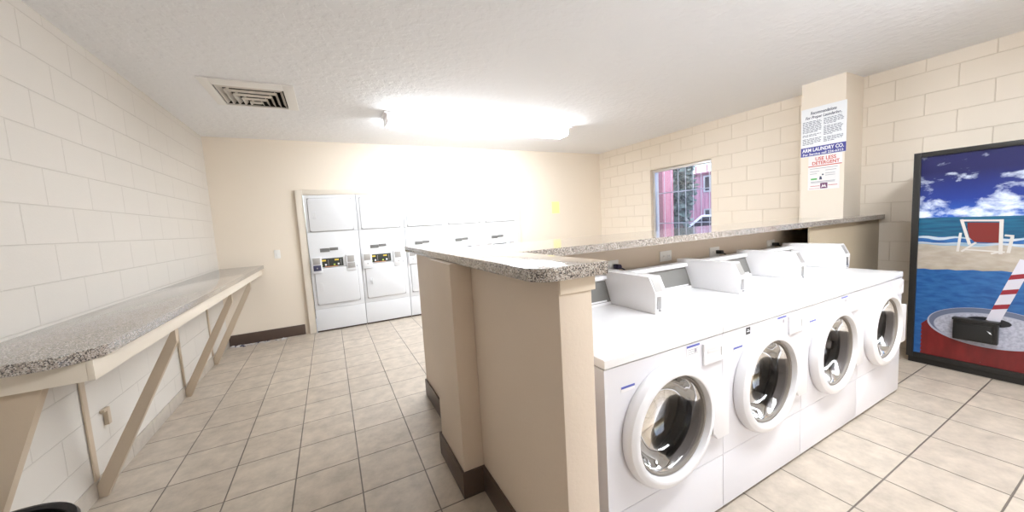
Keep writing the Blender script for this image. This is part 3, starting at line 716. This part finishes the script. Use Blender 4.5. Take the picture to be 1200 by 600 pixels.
strip_light(1.25, 3.635, .0, 'long lit strip light added on the ceiling out of view to light the near end of the room', M['tube2'])  # unseen lamp, added to light the near end of the room

# ------------------------------------------------------------------ window in the right wall and what stands outside
wn = B()
wn.frame('X', XR+.05, XR+.10, (WY0+.002, WY1-.002, WZ0+.002, WZ1-.002), (WY0+.045, WY1-.045, WZ0+.045, WZ1-.045), .004)
wn.box(XR+.055, XR+.095, 3.78, 3.815, WZ0+.045, WZ1-.045, .003) if False else None
win = struct(wn, 'window_1', M['alu'])
B().box(XR+.07, XR+.076, WY0+.044, WY1-.044, WZ0+.044, WZ1-.044).build('pane', M['pane'], win)
wb = thing('window_bars', 'pale metal security bars fixed outside the window', 'window bars', (XR+.24, (WY0+WY1)/2, WZ0))
b = B()
b.box(XR+.225, XR+.24, WY0-.05, WY1+.05, 1.72, 1.735).box(XR+.225, XR+.24, WY0-.05, WY1+.05, 1.2, 1.215).build('rail', M['alu'], wb)
for i in range(8):
    y = WY0+.05+i*.135; B().cyl((XR+.232, y, WZ0-.05), .0045, 1.22, 'Z', 8).build('bar', M['alu'], wb)
for z in (1.2075, 1.7275):
    for y in (WY0-.045, WY1+.045): B().box(XR+.2005, XR+.226, y-.01, y+.01, z-.01, z+.01).build('wall_clip', M['alu'], wb)
struct(B().box(XR+T, 26, YB-6, 24, -.4, -.15), 'ground', M['asphalt'])
# pink board clad post close to the window
pp = thing('clad_post', 'dark pink board clad post just outside the window', 'post', (6.05, 5.14, -.15))
b = B()
for i in range(4): b.box(5.9, 6.2, 4.85+i*.145, 4.85+i*.145+.138, -.15, 3.4, .006)
b.build('boards', M['pink'], pp)
b = B().box(5.91, 6.19, 4.852, 5.425, -.15, 3.38).build('core', M['pink2'], pp)
# far pink building
bd = thing('pink_building', 'pale pink building across the yard seen through the window', 'building', (15.5, 7.5, -.15))
b = B()
for i in range(34): b.box(14.0, 14.3, 4.1+i*.18, 4.1+i*.18+.165, -.15, 2.88, .01)
b.build('siding', M['pink2'], bd)
B().box(14.05, 17, 4.12, 10.2, -.15, 2.86).build('walls', M['pink2'], bd)
B().box(13.9, 17.1, 4.0, 10.3, 2.881, 2.96, .01).build('parapet_cap', M['pink'], bd)
for i in range(12): B().cyl((14.1, 4.4+i*.5, 2.961), .03, .3, 'Z', 8).build('roof_spike', M['pink'], bd)
for (ya, yb, za, zb) in ((9.22, 9.42, 2.2, 2.75), (9.22, 9.42, 1.0, 1.4), (7.0, 8.0, 1.0, 2.0)):
    f = B().frame('X', 13.96, 14.0, (ya-.06, yb+.06, za-.06, zb+.06), (ya, yb, za, zb)).build('window_frame', M['alu'], bd)
    B().box(13.975, 13.985, ya, yb, za, zb).build('pane', M['carglass'], f)
# trees
def tree(x, y, h, r, label, seed):
    rd = random.Random(seed)
    t = thing('leafy_tree', label, 'tree', (x, y, -.15), 'trees across the yard')
    B().lathe([(.16, 0), (.11, h*.3), (.08, h*.6), (.03, h*.85)], (x, y, -.15), 'Z', 10).build('trunk', M['bark'], t)
    b = B(); bm = bmesh.new()
    for i in range(2600):
        while True:
            p = Vector((rd.uniform(-1, 1), rd.uniform(-1, 1), rd.uniform(-1, 1)))
            if p.length < 1: break
        p *= .55+.45*rd.random()
        c = Vector((x+p.x*r, y+p.y*r, h*.62+p.z*h*.42)); s = rd.uniform(.05, .13)
        d1 = Vector((rd.gauss(0, 1), rd.gauss(0, 1), rd.gauss(0, 1))).normalized(); d2 = d1.orthogonal().normalized()
        bm.faces.new([bm.verts.new(c+d1*s), bm.verts.new(c+d2*s*.55), bm.verts.new(c-d1*s), bm.verts.new(c-d2*s*.55)])
    b._merge(bm); b.build('foliage', M['leaf'], t)
tree(9.4, 7.12, 3.4, .46, 'dark green tree in the middle of the window view', 1)
tree(12.6, 9.9, 3.6, .7, 'dark green tree standing behind the post outside the window', 2)
# parked cars
def car(x, y, label, m, sc=1):
    r = thing('parked_car', label, 'car', (x, y, -.15))
    def P(pts): return [(y+a*sc, -.15+c*sc) for a, c in pts]
    B().prism(P([(-2.1, .35), (2.1, .35), (2.12, .72), (1.9, .88), (.9, .95), (-1.0, .95), (-2.0, .9), (-2.15, .65)]), 'X', x-.85*sc, x+.85*sc, .03).build('body', m, r)
    B().prism(P([(-1.15, .955), (1.05, .955), (.45, 1.40), (-.75, 1.40)]), 'X', x-.72*sc, x+.72*sc, .03).build('cabin', m, r)
    for xx in (x-.735*sc, x+.722*sc):
        B().prism(P([(-1.0, .99), (.85, .99), (.38, 1.34), (-.68, 1.34)]), 'X', xx, xx+.012).build('side_window', M['carglass'], r)
    for a in (-1.35, 1.35):
        for xx in (x-.86*sc, x+.68*sc): B().cyl((xx, y+a*sc, -.15+.32*sc), .32*sc, .18*sc, 'X', 24).build('wheel', M['foot'], r)
car(8.9, 3.1, 'dark blue parked car outside at the bottom right of the window view', M['carpaint'])
car(11.4, 6.9, 'white parked car outside beside the pink post', M['carwhite'])

# ------------------------------------------------------------------ trash can, lint
tb = thing('trash_can', 'black speckled round trash can under the near end of the folding counter', 'trash can', (-.91, 1.42, 0))
c = (-.91, 1.42, 0)
B().lathe([(0, 0), (.135, 0), (.14, .01), (.172, .585), (.166, .585), (.133, .014), (0, .014)], c, 'Z', 48).build('bin_body', M['black'], tb)
B().lathe([(.172, .575), (.183, .580), (.186, .592), (.180, .602), (.168, .604), (.162, .596), (.165, .586)], c, 'Z', 48).build('rim', mat('black_speckled_rim', (.012, .012, .014), .35), tb)
b = B(); rl = random.Random(11)
for i in range(70):
    x = rl.uniform(-1.245, -.62); y = YF-.02-abs(rl.gauss(0, .035))-.02; r_ = rl.uniform(.006, .018)*(1.2 if x < -1.1 else .8)
    b.mi = 1 if rl.random() < (.5 if x < -1.1 else .12) else 0
    bm = bmesh.new(); bmesh.ops.create_icosphere(bm, subdivisions=1, radius=1)
    for v in bm.verts: v.co = Vector((x, y, .002))+Vector((v.co.x*r_*1.5, v.co.y*r_*1.2, max(v.co.z, -.15)*r_*.8))*rl.uniform(.75, 1.2)
    b._merge(bm, True)
o = b.build('lint', [M['lint'], M['lintdark']]); tag(o, 'loose lint and scraps along the far baseboard by the folding counter', 'lint', kind='stuff')

# ------------------------------------------------------------------ light from outside
w = bpy.data.worlds.new('sky_world'); SC.world = w; w.use_nodes = True
nt = w.node_tree; bg = nt.nodes['Background']
sk = nt.nodes.new('ShaderNodeTexSky'); sk.sky_type = 'NISHITA'; sk.sun_disc = False; sk.sun_elevation = math.radians(50); sk.sun_rotation = math.radians(200); sk.dust_density = 3
nt.links.new(sk.outputs[0], bg.inputs[0]); bg.inputs[1].default_value = .30

# ------------------------------------------------------------------ camera
yaw, pitch, roll = .4688, -.0885, -.0587
cam = bpy.data.cameras.new('camera'); co = bpy.data.objects.new('camera', cam); COL.objects.link(co)
F = Vector((math.sin(yaw)*math.cos(pitch), math.cos(yaw)*math.cos(pitch), math.sin(pitch))); R = Vector((math.cos(yaw), -math.sin(yaw), 0)); U = R.cross(F)
R2 = R*math.cos(roll)+U*math.sin(roll); U2 = U*math.cos(roll)-R*math.sin(roll)
co.matrix_world = Matrix(((R2.x, U2.x, -F.x, 0), (R2.y, U2.y, -F.y, 0), (R2.z, U2.z, -F.z, 1.3864), (0, 0, 0, 1)))
cam.sensor_width = 36; cam.lens = 414.1/1200*36; cam.shift_x = (600-597.1)/1200; cam.shift_y = (297.0-300)/1200; cam.clip_start = .02
SC.camera = co
SC.view_settings.view_transform = 'Standard'; SC.view_settings.look = 'None'; SC.view_settings.gamma = 1; SC.view_settings.use_curve_mapping = False
SC.view_settings.exposure = 1.62
SC.cycles.use_denoising = True
SC.cycles.max_bounces = 10; SC.cycles.diffuse_bounces = 6; SC.cycles.transparent_max_bounces = 12
